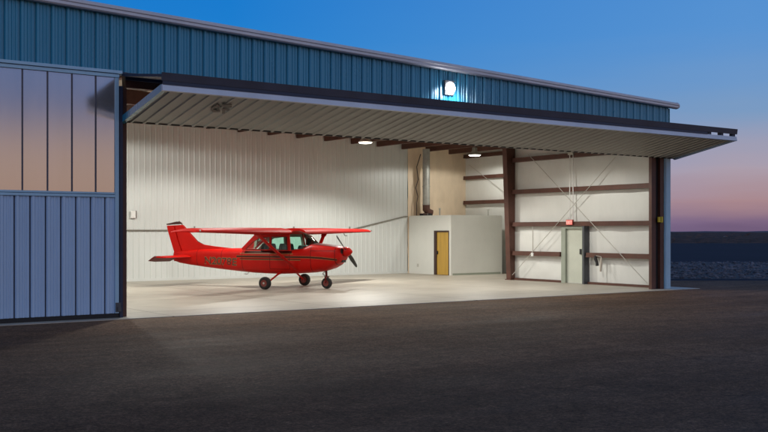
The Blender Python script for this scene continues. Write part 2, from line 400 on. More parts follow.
# header under the fascia
Bx(XL, 27.5, YF - 0.03, YF + 0.03, 5.52, 5.596).build('fascia_flashing', M['navy'], hb)
Bx(XJ, 27.26, YF + 0.035, YF + 0.26, 5.26, 5.60).build('door_header', M['brown'], hb)
# right hand corner: cladding strip, channel and flange
MB().corr((27.25, YF - 0.02, 0), (1, 0, 0), (0, -1, 0), 0.33, lambda s: (0, 0, 0.0), lambda s: (0, 0, 5.51), minor=False, phase=0.05).build('corner_trim', M['blue_trim'], hb)
jm = Bx(27.06, 27.248, YF, YF + 0.25, 0, 5.255).build('jamb', M['brown'], hb)
Bx(26.87, 27.058, YF + 0.10, YF + 0.16, 0, 5.25).build('jamb_recess', M['dark'], jm)  # solid dark slab stands in for the shade in the jamb's gap
Bx(26.655, 26.868, YF + 0.03, YF + 0.15, 0, 5.25).build('jamb_flange', M['brown'], jm)
Bx(XJ - 0.13, XJ + 0.02, YF + 0.02, YF + 0.30, 0, 5.25).build('jamb', M['brown'], hb)
Bx(XJ - 0.21, XJ - 0.135, YF - 0.16, YF + 0.30, 0, 5.26).build('jamb_post', M['navy'], hb)

# back wall: white steel liner, then tan insulation behind the office
MB().corr((XJ - 0.3, YB, 0), (1, 0, 0), (0, -1, 0), 27.74 - XJ + 0.3, lambda s: (0, 0, 0), lambda s: (0, 0, ROOF(XJ - 0.3 + s) - 0.33), pitch=0.235, base=0.075, top=0.04, hgt=0.015, minor=False, joint=False).build('back_wall_liner', M['liner'], hb)
MB().box(XJ - 0.3, 27.74, YB - 0.030, YB - 0.004, 0.0, 0.10).build('base_trim', M['liner'], hb)
def quilt(name, O, u, n, length, z0, z1, bands, m):
    """insulation facing that pillows out between the horizontal members"""
    O = Vector(O); u = Vector(u); n = Vector(n); nu = max(8, int(length / 0.16)); nv = max(8, int((z1 - z0) / 0.14)); vs = []
    for j in range(nv + 1):
        z = z0 + (z1 - z0) * j / nv
        dist = min(abs(z - b) for b in bands); f = min(1, dist / 0.28)
        for i in range(nu + 1):
            s = length * i / nu
            off = 0.045 * f * (0.55 + 0.45 * math.sin(s * 3.4 + 0.7 * math.sin(z * 2))) + 0.006 * random.uniform(-1, 1)
            vs.append(O + u * s + n * max(0.0, off) + Vector((0, 0, z)))
    return MB().add(vs, [(j * (nu + 1) + i, j * (nu + 1) + i + 1, (j + 1) * (nu + 1) + i + 1, (j + 1) * (nu + 1) + i) for j in range(nv) for i in range(nu)]).build(name, m, hb, smooth=True, angle=60)
quilt('tan_insulation_wall', (27.745, YB, 0), (1, 0, 0), (0, -1, 0), XB - 27.745, 0, 6.0, (1.08, 2.25, 3.35, 4.55, 5.7), M['tan'])
quilt('insulated_side_wall', (XR + 0.05, YF + 0.35, 0), (0, 1, 0), (-1, 0, 0), YC - YF - 0.3, 0, 6.05, (0.06, 1.08, 2.245, 3.55, 4.83, 5.9), M['insul'])
quilt('insulated_side_wall', (XB, YC - 0.05, 0), (0, 1, 0), (-1, 0, 0), YB - YC + 0.05, 0, 5.95, (0.06, 1.08, 2.25, 3.37, 4.57, 5.65), M['insul'])
Bx(XR + 0.06, XB + 0.12, YC - 0.24, YC - 0.06, 0, 5.93).build('return_wall', M['insul'], hb)
Bx(XJ - 0.34, XJ - 0.22, YF + 0.1, YB, 0, 6.6).build('partition_wall', M['liner'], hb)
Bx(XL, 31.6, YB + 0.12, YB + 0.2, 0, 5.9).build('rear_cladding', M['blue'], hb)
Bx(XL - 0.08, XL, YF, YB + 0.2, 0, 7.4).build('end_cladding', M['blue'], hb)
Bx(XB + 0.14, XB + 0.2, YC - 0.3, YB + 0.2, 0, 5.9).build('side_cladding', M['blue'], hb)

# steel frame: tapered column, rafter, girts, purlins, braces
q0 = [(27.20, YC - 0.05, 0.0), (XR, YC - 0.05, 0.0), (XR, YC + 0.18, 0.0), (27.20, YC + 0.18, 0.0)]
q1 = [(26.95, YC - 0.05, 5.72), (XR, YC - 0.05, 5.72), (XR, YC + 0.18, 5.72), (26.95, YC + 0.18, 5.72)]
cl = MB().hexa(q0, q1).build('frame_column', M['brown'], hb)
def inset(a, lo, hi): return [(a + lo, YC - 0.062, 0), (a + hi, YC - 0.062, 0), (a + hi, YC - 0.05, 0), (a + lo, YC - 0.05, 0)]
mb = MB()
mb.hexa([(27.18, YC - 0.09, 0.0), (27.22, YC - 0.09, 0.0), (27.22, YC - 0.052, 0.0), (27.18, YC - 0.052, 0.0)], [(26.93, YC - 0.09, 5.7), (26.97, YC - 0.09, 5.7), (26.97, YC - 0.052, 5.7), (26.93, YC - 0.052, 5.7)])
mb.build('column_flange', M['brown'], cl)
Bx(27.15, XR, YC - 0.10, YC + 0.22, 0, 0.03).build('base_plate', M['brown'], cl)
rz = lambda x, d: ROOF(x) - d
mb = MB().hexa([(XJ - 0.2, YC - 0.04, rz(XJ, 1.05)), (26.92, YC - 0.04, rz(26.92, 1.0)), (26.92, YC + 0.14, rz(26.92, 1.0)), (XJ - 0.2, YC + 0.14, rz(XJ, 1.05))],
               [(XJ - 0.2, YC - 0.04, rz(XJ, 0.60)), (26.92, YC - 0.04, rz(26.92, 0.60)), (26.92, YC + 0.14, rz(26.92, 0.60)), (XJ - 0.2, YC + 0.14, rz(XJ, 0.60))])
mb.build('rafter', M['brown'], hb)
k = 0; x = 8.95
while x < 31.2:
    y0 = YF + 0.3 if x < 27.4 else YC + 0.1
    z1 = ROOF(x) - 0.34
    MB().box(x - 0.04, x + 0.04, y0, YB - 0.03, z1 - 0.22, z1).box(x - 0.04, x + 0.09, y0, YB - 0.03, z1 - 0.235, z1 - 0.222).build('purlin', M['brown'], hb)
    x += 1.42
def girt(z, y0, y1, X):
    MB().box(X - 0.20, X, y0, y1, z - 0.085, z + 0.085).box(X - 0.215, X - 0.2015, y0, y1, z - 0.085, z - 0.03).build('girt', M['brown'], hb)
for z in (4.83, 3.55, 2.245):
    girt(z, YF + 0.36, YC - 0.1, XR - 0.012)
for (a, b) in ((YF + 0.36, 25.40), (26.74, YC - 0.1)):
    girt(1.085, a, b, XR - 0.012)
    Bx(XR - 0.12, XR - 0.012, a, b, 0.0, 0.085).build('base_angle', M['brown'], hb)
for z in (5.62, 4.57, 3.37): girt(z, YC + 0.19, YB - 0.06, XB - 0.012)
MB().tube([(XR - 0.24, 23.96, 4.62), (XR - 0.24, 29.35, 0.2)], 0.012, 6).build('brace_rod', M['rod'], hb)
MB().tube([(XR - 0.27, 28.4, 5.0), (XR - 0.27, 22.5, 0.16)], 0.012, 6).build('brace_rod', M['rod'], hb)
MB().tube([(XB - 0.24, 36.6, 5.2), (XB - 0.24, 30.0, 1.5)], 0.012, 6).build('brace_rod', M['rod'], hb)
# walk door in the side wall
dr = Bx(XR - 0.06, XR - 0.014, 25.66, 26.50, 0.012, 2.06).build('walk_door', M['mandoor'], hb)
MB().box(XR - 0.16, XR - 0.012, 25.55, 25.655, 0, 2.16).box(XR - 0.16, XR - 0.012, 26.505, 26.72, 0, 2.16).box(XR - 0.16, XR - 0.012, 25.655, 26.505, 2.065, 2.16).build('frame', M['mframe'], dr, bevel=0.008)
Bx(XR - 0.13, XR - 0.062, 25.70, 25.80, 1.10, 1.30).build('handle', M['black'], dr)
Bx(XR - 0.10, XR - 0.02, 25.7, 26.45, 0.0, 0.011).build('threshold', M['chrome'], dr)
Bx(XR - 0.26, XR - 0.012, 25.45, 25.54, 0, 2.155).build('door_post', M['slate'], hb)

# ------------------------------------------------------------------ closed bifold door of the neighbouring bay
LD = -10.2; DX = 8.05; DY = YF - 0.11
cd = Bx(LD, DX, DY + 0.02, DY + 0.10, 0.06, 5.55).build('closed_bifold_door', M['navy'], hb)
cd['label'] = 'closed door with silvery upper half and blue ribbed lower half'
MB().corr((LD, DY, 0), (1, 0, 0), (0, -1, 0), DX - 0.09 - LD, lambda s: (0, 0, 0.10), lambda s: (0, 0, 2.72), phase=0.13).build('lower_panel', M['blue_door'], cd)
up = Bx(LD, DX - 0.10, DY - 0.012, DY + 0.018, 2.84, 5.44).build('upper_panel', M['poly'], cd)
sm = MB(); x = 8.05 - 0.533
while x > LD:
    sm.box(x - 0.012, x + 0.012, DY - 0.040, DY - 0.014, 2.842, 5.438); x -= 0.533
sm.build('seams', M['seam'], cd)
mb = MB(); mb.box(LD, DX, DY - 0.06, DY + 0.018, 5.442, 5.52); mb.box(LD, DX + 0.06, DY - 0.09, DY + 0.018, 5.53, 5.60); mb.box(DX - 0.095, DX - 0.005, DY - 0.045, DY + 0.018, 0.10, 5.44)
mb.box(LD, DX - 0.097, DY - 0.05, DY + 0.018, 2.725, 2.785); mb.box(LD, DX - 0.097, DY - 0.040, DY + 0.018, 2.795, 2.838)
mb.build('door_frame', M['blue_trim'], cd, bevel=0.006)
Bx(LD, DX, DY - 0.03, DY + 0.018, 0.0, 0.095).build('bottom_seal', M['dark'], cd)
MB().box(DX - 0.09, DX + 0.03, DY - 0.07, DY - 0.047, 0.13, 0.34).box(DX - 0.05, DX + 0.03, DY - 0.10, DY - 0.072, 0.15, 0.24).build('latch', M['slate'], cd)

# ------------------------------------------------------------------ the open bifold door
OX0, OX1 = 8.12, 27.82
PI_ = Vector((0, YF - 0.06, 4.47)); PO = Vector((0, 19.45, 4.93))     # lower leaf, inner and outer edge
od = Bx(OX0 + 0.1, OX1 - 0.1, YF - 0.10, YF - 0.03, 5.42, 5.50).build('open_bifold_door', M['navy'], hb)
od['label'] = 'open door folded out flat over the apron'
dvec = (PO - PI_); nd = Vector((0, dvec.z, -dvec.y)).normalized()       # upward normal of the leaf
if nd.z < 0: nd = -nd
dn = -nd
mb = MB().corr((OX0 + 0.10, PI_.y, PI_.z), (1, 0, 0), dn, OX1 - OX0 - 0.2, lambda s: (0, 0, 0), lambda s: dvec, pitch=0.305, base=0.085, top=0.05, hgt=0.028, minor=False, phase=0.1, joint=False)
mb.build('lower_leaf', M['leaf'], od)
def leafbox(p, qv, x0, x1, t0, t1, nrm): # box along the leaf
    a = p; b = qv
    q0 = [(x0, a.y + nrm.y * t0, a.z + nrm.z * t0), (x1, a.y + nrm.y * t0, a.z + nrm.z * t0), (x1, a.y + nrm.y * t1, a.z + nrm.z * t1), (x0, a.y + nrm.y * t1, a.z + nrm.z * t1)]
    q1 = [(x0, b.y + nrm.y * t0, b.z + nrm.z * t0), (x1, b.y + nrm.y * t0, b.z + nrm.z * t0), (x1, b.y + nrm.y * t1, b.z + nrm.z * t1), (x0, b.y + nrm.y * t1, b.z + nrm.z * t1)]
    return q0, q1
e = dvec.normalized()
mb = MB().hexa(*leafbox(PI_ + e * 0.01, PO - e * 0.01, OX0 + 0.1, OX1 - 0.1, 0.012, 0.10, nd)); mb.build('leaf_core', M['blue_door'], od)
mb = MB().hexa(*leafbox(PI_ - e * 0.03, PI_ + e * 0.03, OX0 + 0.1, OX1 - 0.1, -0.020, 0.10, nd)); mb.build('leaf_sill', M['dark'], od)  # dark bar stands in for the shade between the open rib ends
mb = MB().hexa(*leafbox(PI_ - e * 0.04, PO, OX0, OX0 + 0.098, -0.045, 0.105, nd)); mb.build('end_channel', M['blue'], od)
MB().hexa(*leafbox(PI_ - e * 0.04, PO, OX1 - 0.098, OX1, -0.045, 0.105, nd)).build('end_channel', M['blue_door'], od)
mb = MB().hexa(*leafbox(PO + e * 0.002, PO + e * 0.07, OX0, OX1, -0.05, 0.085, nd)); mb.build('lip_channel', M['lip'], od)
UI = Vector((0, YF - 0.10, 5.46)); UO = Vector((0, 19.45, 5.155)); ue = (UO - UI).normalized(); un = Vector((0, -ue.z, ue.y)); un = un if un.z > 0 else -un
mb = MB().hexa(*leafbox(UI + ue * 0.02, UO, OX0, OX1, 0.03, 0.09, un)); mb.build('upper_leaf', M['navy'], od)
mb = MB().hexa(*leafbox(UO + ue * 0.002, UO + ue * 0.08, OX0, OX1, -0.045, 0.125, un)); mb.build('upper_lip', M['lipdark'], od)
x = OX0 + 0.35
while x < OX1:
    Bx(x - 0.07, x + 0.07, 19.41, 19.53, 5.005, 5.13).build('hinge', M['navy'], od); x += 0.62
Bx(OX0 + 0.01, 26.3, 19.385, 19.405, 5.02, 5.12).build('fold_seal', M['navy'], od)
# maker's emblem on the underside
def leafpt(x, t, off): p = PI_ + dvec * t + dn * off; return (x, p.y, p.z)
def leafab(a, b): return leafpt(9.47 + 0.5 * a + 0.32 * b, 0.76 + 0.05 * a - 0.29 * b, 0.036)
def patch(pts): return MB().prism([leafab(a, b) for a, b in pts], dn * 0.006)
em = patch([(0.06, 0.62), (0.10, 0.42), (0.36, 0.05), (0.50, 0.34), (0.52, 0.50), (0.40, 0.36), (0.33, 0.32), (0.22, 0.46), (0.20, 0.62), (0.34, 0.66), (0.50, 0.62), (0.50, 0.82), (0.20, 0.84)])
for pts in ([(0.56, 0.06), (1.0, 0.08), (1.0, 0.34), (0.54, 0.30)], [(0.60, 0.46), (0.92, 0.50), (0.90, 0.64), (0.72, 0.66), (0.70, 0.98), (0.58, 0.98)], [(0.34, 0.44), (0.44, 0.46), (0.46, 0.58), (0.36, 0.58)]):
    pb = patch(pts); em.add(pb.v, pb.f)
em.build('emblem', M['emblem'], od)

# ------------------------------------------------------------------ office room in the rear corner
of = thing('office_room', 'low white walled office room with a yellow door in the rear corner', 'office', (27.78, 33.94, 0))
def O3(b): return (b[0] - 27.78, b[1] - 27.78, b[2] - 33.94, b[3] - 33.94, b[4], b[5])
mb = MB()
mb.box(*O3((27.78, 27.88, 33.94, 34.07, 0, 2.65))); mb.box(*O3((27.78, 27.88, 35.16, 37.05, 0, 2.65))); mb.box(*O3((27.78, 27.88, 34.07, 35.16, 2.0, 2.65)))
mb.box(*O3((27.88, 30.82, 33.94, 34.04, 0, 2.65))); mb.box(*O3((30.72, 30.82, 34.04, 37.05, 0, 2.65)))
mb.build('walls', M['gyp'], of)
Bx(*O3((27.785, 30.815, 33.945, 37.05, 2.652, 2.69))).build('flat_roof', M['gyp'], of)
Bx(*O3((27.872, 30.72, 33.925, 33.938, 0.0, 0.09))).build('skirting', M['mframe'], of)
d = Bx(*O3((27.82, 27.86, 34.13, 34.98, 0.012, 1.93))).build('yellow_door', M['wood'], of)
MB().box(*O3((27.77, 27.87, 34.075, 34.125, 0, 1.995))).box(*O3((27.77, 27.87, 34.985, 35.155, 0, 1.995))).box(*O3((27.77, 27.87, 34.125, 34.985, 1.935, 1.995))).build('frame', M['dframe'], d)
MB().box(*O3((27.77, 27.818, 34.90, 34.95, 0.93, 1.08))).tube([(-0.03, 34.925 - 33.94, 1.0), (-0.05, 34.84 - 33.94, 1.0)], 0.012, 8).build('handle', M['black'], d)
Bx(*O3((27.762, 27.779, 36.3, 36.42, 0.32, 0.46))).build('wall_socket', M['rod'], of)

# heater duct rising from the office roof
du = thing('heater_duct', 'tall galvanised duct rising from the office roof to the ceiling', 'duct', (28.38, 36.5, 2.70))
MB().tube([(0, 0, 0.52), (0, 0, 3.12)], 0.17, 20).build('pipe', M['galv'], du, smooth=True)
MB().tube([(0, 0, 0.50), (0, 0, 0.30), (0.10, -0.03, 0.17), (0.28, -0.08, 0.12)], [0.175, 0.18, 0.17, 0.15], 18).build('elbow', M['brown'], du, smooth=True)
for z in (0.5, 1.35, 2.2): MB().lathe([(z, 0.172), (z, 0.19), (z + 0.04, 0.19), (z + 0.04, 0.172)], (0, 0, 0), (0, 0, 1), 20).build('band', M['galv'], du)
MB().box(-0.24, 0.22, -0.2, 0.2, 0.002, 0.10).build('base', M['dark'], du)
gp = MB().tube([(-0.34, 0.3, 0.01), (-0.34, 0.3, 0.6), (-0.25, 0.32, 0.9), (-0.36, 0.34, 1.3), (-0.22, 0.34, 1.7), (-0.30, 0.34, 2.3), (-0.1, 0.3, 2.9)], 0.022, 8)
gp.build('gas_pipe', M['dframe'], du, smooth=True)
# small roof-top fittings
def vent_stub(x, y, h, label):
    t = thing('vent_stub', label, 'vent pipe', (x, y, 2.702))
    MB().tube([(0, 0, 0), (0, 0, h)], 0.03, 10).build('pipe', M['galv'], t, smooth=True)
    MB().lathe([(h, 0.05), (h + 0.05, 0.05)], (0, 0, 0), (0, 0, 1), 12).build('cap', M['rod'], t)
vent_stub(28.95, 36.2, 0.30, 'short vent pipe on the office roof beside the tall duct')
vent_stub(30.55, 34.6, 0.24, 'short vent pipe on the office roof nearest the brown girts')
bx = thing('paint_can', 'small dark can lying on the office roof left of the tall duct', 'can', (27.98, 36.05, 2.76))
MB().lathe([(-0.1, 0.055), (0.1, 0.055)], (0, 0, 0), (0.8, -0.6, 0), 14).build('can_body', M['dframe'], bx, smooth=True)
MB().lathe([(0.101, 0.06), (0.112, 0.06)], (0, 0, 0), (0.8, -0.6, 0), 14).build('lid', M['chrome'], bx)
# pipework beside the office
wp = thing('water_pipes', 'thin rusty water pipes with valves beside the office', 'pipes', (30.95, 33.6, 0))
MB().tube([(0.06, 0, 0), (0.06, 0, 0.45), (-0.02, 0, 0.6), (-0.02, 0, 1.9)], 0.025, 8).build('riser', M['dframe'], wp, smooth=True)
MB().tube([(-0.02, 0, 1.62), (0.32, 0, 1.62)], 0.022, 8).build('branch', M['dframe'], wp, smooth=True)
MB().tube([(-0.12, -0.05, 0.0), (-0.10, -0.05, 0.25), (0.1, -0.04, 0.52), (0.18, -0.02, 0.8), (0.18, 0, 1.9)], 0.03, 8).build('hose', M['brown'], wp, smooth=True)
for z in (0.72, 1.2, 1.75): MB().lathe([(-0.05, 0.045), (0.05, 0.045)], (0.02, -0.06, z), (1, 0, 0), 10).build('valve', M['dframe'], wp)
Bx(-0.15, 0.35, -0.05, 0.0, 2.32, 2.36).build('bracket', M['galv'], wp)

# rail along the rear wall with a conduit rising to the office
rl = thing('wall_rail', 'thin grey rail along the rear wall that rises to the office', 'rail', (14, YB - 0.06, 2.0))
MB().tube([(-5.5, 0, 0), (10.35, 0, 0.02), (10.5, 0, 0.04), (13.5, 0, 0.66), (13.72, 0, 0.67)], 0.024, 8).build('rail_bar', M['cable'], rl, smooth=True)
for x in (-3, 2.9, 7.55, 10.45): Bx(x - 0.02, x + 0.02, -0.025, 0.022, -0.03, 0.17).build('bracket', M['cable'], rl)
sb = thing('switch_box', 'small pale switch box on the rear wall near the left jamb', 'switch box', (14.30, YB - 0.05, 2.62))
Bx(-0.10, 0.10, -0.06, 0.0, -0.14, 0.14).build('box_body', M['white'], sb, bevel=0.006)
Bx(0.101, 0.125, -0.065, 0.0, -0.15, 0.15).build('hinge_side', M['dframe'], sb)
Bx(-0.08, 0.08, -0.066, -0.061, -0.12, 0.12).build('door', M['white'], sb)

# exit sign, conduits, tool, yellow box
ex = thing('exit_sign', 'small glowing red exit sign above the walk door', 'exit sign', (XR - 0.25, 26.18, 2.30))
Bx(-0.03, 0.03, -0.17, 0.17, -0.10, 0.10).build('housing', M['rim'], ex)
Bx(-0.036, -0.031, -0.155, 0.155, -0.088, 0.088).build('face', M['exit'], ex)
text_mesh('lettering', 'EXIT', 0.15, M['exit_red'], ex, lambda x, y, z: Vector((-0.0385, -x * 0.95, y * 1.15 - 0.062)))
cn = thing('conduit_pair', 'two pale conduits running up the wall above the exit sign', 'conduit', (XR - 0.23, 26.1, 2.34))
MB().tube([(0, 0.10, 0.0), (0, 0.10, 2.95)], 0.018, 8).build('conduit', M['white'], cn, smooth=True)
MB().tube([(0, -0.07, 0.0), (0, -0.07, 2.95)], 0.018, 8).build('conduit', M['white'], cn, smooth=True)
Bx(-0.05, 0.04, -0.12, 0.15, 2.5, 2.62).build('junction_box', M['rod'], cn)
c2 = thing('conduit_drop', 'single thin conduit with a box on the wall left of the walk door', 'conduit', (XR - 0.22, 28.2, 1.0))
MB().tube([(0, 0, 0.0), (0, 0, 1.15)], 0.014, 8).build('conduit', M['rod'], c2, smooth=True)
Bx(-0.04, 0.03, -0.06, 0.06, -0.02, 0.12).build('socket_box', M['white'], c2)
tl = thing('hand_tool', 'dark hand tool and pale rag hanging from the brown girt', 'tool', (XR - 0.26, 24.80, 1.0))
MB().tube([(0, 0.10, 0.06), (-0.01, 0.08, -0.05), (-0.02, 0.0, -0.18), (-0.02, -0.02, -0.30)], [0.045, 0.06, 0.05, 0.06], 10).build('tool_body', M['dark'], tl, smooth=True)
MB().tube([(0, -0.20, 0.02), (-0.02, -0.20, -0.2), (-0.02, -0.17, -0.5)], [0.02, 0.05, 0.03], 8).build('rag', M['rag'], tl, smooth=True)
MB().tube([(0, 0.06, 0.07), (0, -0.20, 0.03)], 0.012, 6).build('hook', M['rod'], tl)
yb = thing('control_box', 'small yellow control box fixed across the right hand door jamb', 'control box', (27.02, YF - 0.02, 2.36))
Bx(-0.13, -0.02, -0.05, 0.0, -0.09, 0.09).build('box_body', M['yellow'], yb, bevel=0.006)
Bx(0.02, 0.11, -0.045, 0.0, -0.10, 0.10).build('cover', M['yellow'], yb, bevel=0.006)
Bx(-0.02, 0.02, -0.03, 0.0, -0.05, 0.05).build('strap', M['dark'], yb)

# ------------------------------------------------------------------ lamps
lights = []
def spot(name, loc, power, size, blend, col, parent=None, rot=(0, 0, 0), rad=0.15):
    l = bpy.data.lights.new(name, 'SPOT'); l.energy = power; l.spot_size = R(size); l.spot_blend = blend; l.color = col; l.shadow_soft_size = rad
    o = bpy.data.objects.new(name, l); COL.objects.link(o); o.location = loc; o.rotation_euler = rot
    if parent is not None: o.parent = parent
    return o
def high_bay(label):
    t = thing('high_bay_lamp', label, 'ceiling lamp', (0, 0, 0), group='lamps hung under the hangar roof')
    MB().lathe([(0.0, 0.27), (0.03, 0.285), (0.10, 0.20), (0.20, 0.12), (0.34, 0.11), (0.36, 0.06)], (0, 0, 0), (0, 0, 1), 24).build('housing', M['galv'], t, smooth=True)
    MB().lathe([(-0.045, 0.10), (-0.03, 0.22), (-0.004, 0.265)], (0, 0, 0), (0, 0, 1), 24).build('lens', M['lens'], t, smooth=True)
    MB().tube([(0, 0, 0.36), (0, 0, 0.62)], 0.015, 6).build('hanger', M['rod'], t)
    spot('lamp_light', (0, 0, -0.07), LAMP, 158, 0.28, (1.0, 0.985, 0.915), t, rad=0.22)
    return t
LAMP = 1120
SP = [(21.85, 32.0, 5.46, 'glowing ceiling lamp in front of the white rear wall', 1.75, 150, 0.32),
      (28.87, 33.6, 5.375, 'glowing ceiling lamp over the office beside the brown column', 0.34, 174, 0.12),
      (16.35, 32.0, 5.72, 'ceiling lamp hidden behind the open door, over the aircraft tail', 1.1, 158, 0.28),
      (11.0, 32.0, 5.9, 'ceiling lamp deep inside near the left partition', 1.1, 178, 0.10),
      (11.0, 25.2, 5.9, 'ceiling lamp behind the open door nearest the left jamb', 0.95, 156, 0.28),
      (15.3, 25.2, 5.7, 'ceiling lamp behind the open door above the cockpit', 0.15, 156, 0.28),
      (19.4, 25.2, 5.6, 'ceiling lamp behind the open door over the middle of the floor', 0.32, 156, 0.28),
      (23.3, 25.0, 5.42, 'ceiling lamp behind the open door nearest the walk door', 0.8, 156, 0.28)]
first = high_bay(SP[0][3])
for i, (x, y, z, lb, pw, cone, bl) in enumerate(SP):
    t = first if i == 0 else copy_tree(first)
    t.location = (x, y, z); t['label'] = lb
    for ch in t.children:
        if ch.type == 'LIGHT':
            ch.data = ch.data.copy(); ch.data.energy = LAMP * pw; ch.data.spot_size = R(cone); ch.data.spot_blend = bl
wl = thing('wall_light', 'bright white wall light on the blue fascia above the open door', 'wall light', (17.75, YF - 0.036, 6.02))
MB().box(-0.17, 0.17, -0.07, 0.0, -0.19, 0.20).build('housing', M['slate'], wl, bevel=0.02)
prof = [(0.0, 0.205), (0.03, 0.21), (0.07, 0.195), (0.11, 0.155), (0.14, 0.095), (0.155, 0.02)]
gl_ = MB().lathe(prof, (0, 0, 0), (0, -1, 0), 28).build('lens', M['wlens'], wl, smooth=True); gl_.location = (0, -0.072, 0.0); gl_.scale = (0.72, 1, 0.86)
MB().box(-0.19, 0.19, -0.10, 0.0, 0.202, 0.225).build('hood', M['slate'], wl)
l = bpy.data.lights.new('wall_lamp_light', 'SPOT'); l.energy = 90; l.color = (0.97, 0.97, 1.0); l.shadow_soft_size = 0.12; l.spot_size = R(150); l.spot_blend = 0.6
o = bpy.data.objects.new('wall_lamp_light', l); COL.objects.link(o); o.location = (0, -0.30, -0.05); o.parent = wl; o.rotation_euler = (R(30), 0, 0)

# ------------------------------------------------------------------ aircraft (x forward, y to its left wing, z up)
ap = thing('aeroplane', 'red high wing single propeller aeroplane parked on the pale hangar floor', 'aeroplane', (17.12, 30.02, 0), R(-60))
# fuselage stations: x, z bottom, z top, half width, z of greatest width, exponent
ST = [(2.31, 1.00, 1.40, 0.30, 1.22, 2.6), (2.26, 0.93, 1.43, 0.36, 1.21, 2.7), (2.12, 0.80, 1.46, 0.42, 1.18, 2.8), (1.90, 0.69, 1.49, 0.46, 1.14, 2.9),
      (1.62, 0.61, 1.52, 0.49, 1.10, 3.0), (1.34, 0.56, 1.545, 0.51, 1.08, 3.1), (1.22, 0.545, 1.54, 0.52, 1.06, 3.1), (1.00, 0.53, 1.46, 0.535, 1.05, 3.4), (0.72, 0.51, 1.37, 0.545, 1.04, 3.8), (0.45, 0.50, 1.325, 0.55, 1.03, 4.2),
      (0.0, 0.48, 1.31, 0.55, 1.02, 4.4), (-0.60, 0.485, 1.31, 0.54, 1.02, 4.2), (-1.15, 0.50, 1.32, 0.50, 1.03, 3.6), (-1.45, 0.515, 1.36, 0.465, 1.04, 3.1), (-1.9, 0.545, 1.365, 0.40, 1.05, 2.8),
      (-2.6, 0.60, 1.345, 0.315, 1.05, 2.6), (-3.3, 0.665, 1.325, 0.23, 1.06, 2.5), (-4.0, 0.74, 1.29, 0.15, 1.06, 2.4), (-4.45, 0.80, 1.25, 0.10, 1.06, 2.4), (-4.74, 0.88, 1.20, 0.05, 1.05, 2.3)]
def ring(st, n=40):
    x, zb, zt, hw, zm, e = st; r = []
    for k in range(n):
        a = 2 * math.pi * k / n; c, s = math.cos(a), math.sin(a)
        y = hw * math.copysign(abs(c) ** (2 / e), c); h = (zt - zm) if s > 0 else (zm - zb)
        r.append((x, y, zm + h * math.copysign(abs(s) ** (2 / e), s)))
    return r
def half_width(x, z):
    for a, b in zip(ST, ST[1:]):
        if b[0] <= x <= a[0]:
            t = (x - a[0]) / (b[0] - a[0]); q = [a[i] + (b[i] - a[i]) * t for i in range(6)]
            _, zb, zt, hw, zm, e = q; h = (zt - zm) if z > zm else (zm - zb)
            return hw * max(0.0, 1 - abs((z - zm) / h) ** e) ** (1 / e)
    return 0.3
fu = MB().loft([ring(s) for s in ST]).build('fuselage', M['redstripe'], ap, smooth=True, angle=50)
# dark anti-glare deck on top of the cowling, air intakes and cowl lip
def surf_patch(x0, x1, a0, a1, off, nx=8, na=8):
    vs = []
    for i in range(nx + 1):
        x = x0 + (x1 - x0) * i / nx
        for a, b in zip(ST, ST[1:]):
            if b[0] <= x <= a[0]:
                t = (x - a[0]) / (b[0] - a[0]); st = [a[j] + (b[j] - a[j]) * t for j in range(6)]; break
        _, zb, zt, hw, zm, e = st
        for j in range(na + 1):
            an = R(a0 + (a1 - a0) * j / na); c, s = math.cos(an), math.sin(an)
            vs.append((x, (hw + off) * math.copysign(abs(c) ** (2 / e), c), zm + (zt - zm + off) * math.copysign(abs(s) ** (2 / e), s)))
    return MB().add(vs, [(i * (na + 1) + j, i * (na + 1) + j + 1, (i + 1) * (na + 1) + j + 1, (i + 1) * (na + 1) + j) for i in range(nx) for j in range(na)])
surf_patch(2.1, 1.25, 58, 122, 0.005, 10, 12).build('anti_glare_deck', M['reddark'], fu, smooth=True)
for s in (-1, 1):
    MB().lathe([(0.0, 0.085), (0.012, 0.105), (0.02, 0.085), (0.012, 0.01)], (2.305, s * 0.205, 1.30), (1, 0, 0), 18).build('air_intake', M['black'], fu, smooth=True)
MB().box(2.15, 2.30, -0.13, 0.13, 0.905, 0.99).build('lower_intake', M['black'], fu)
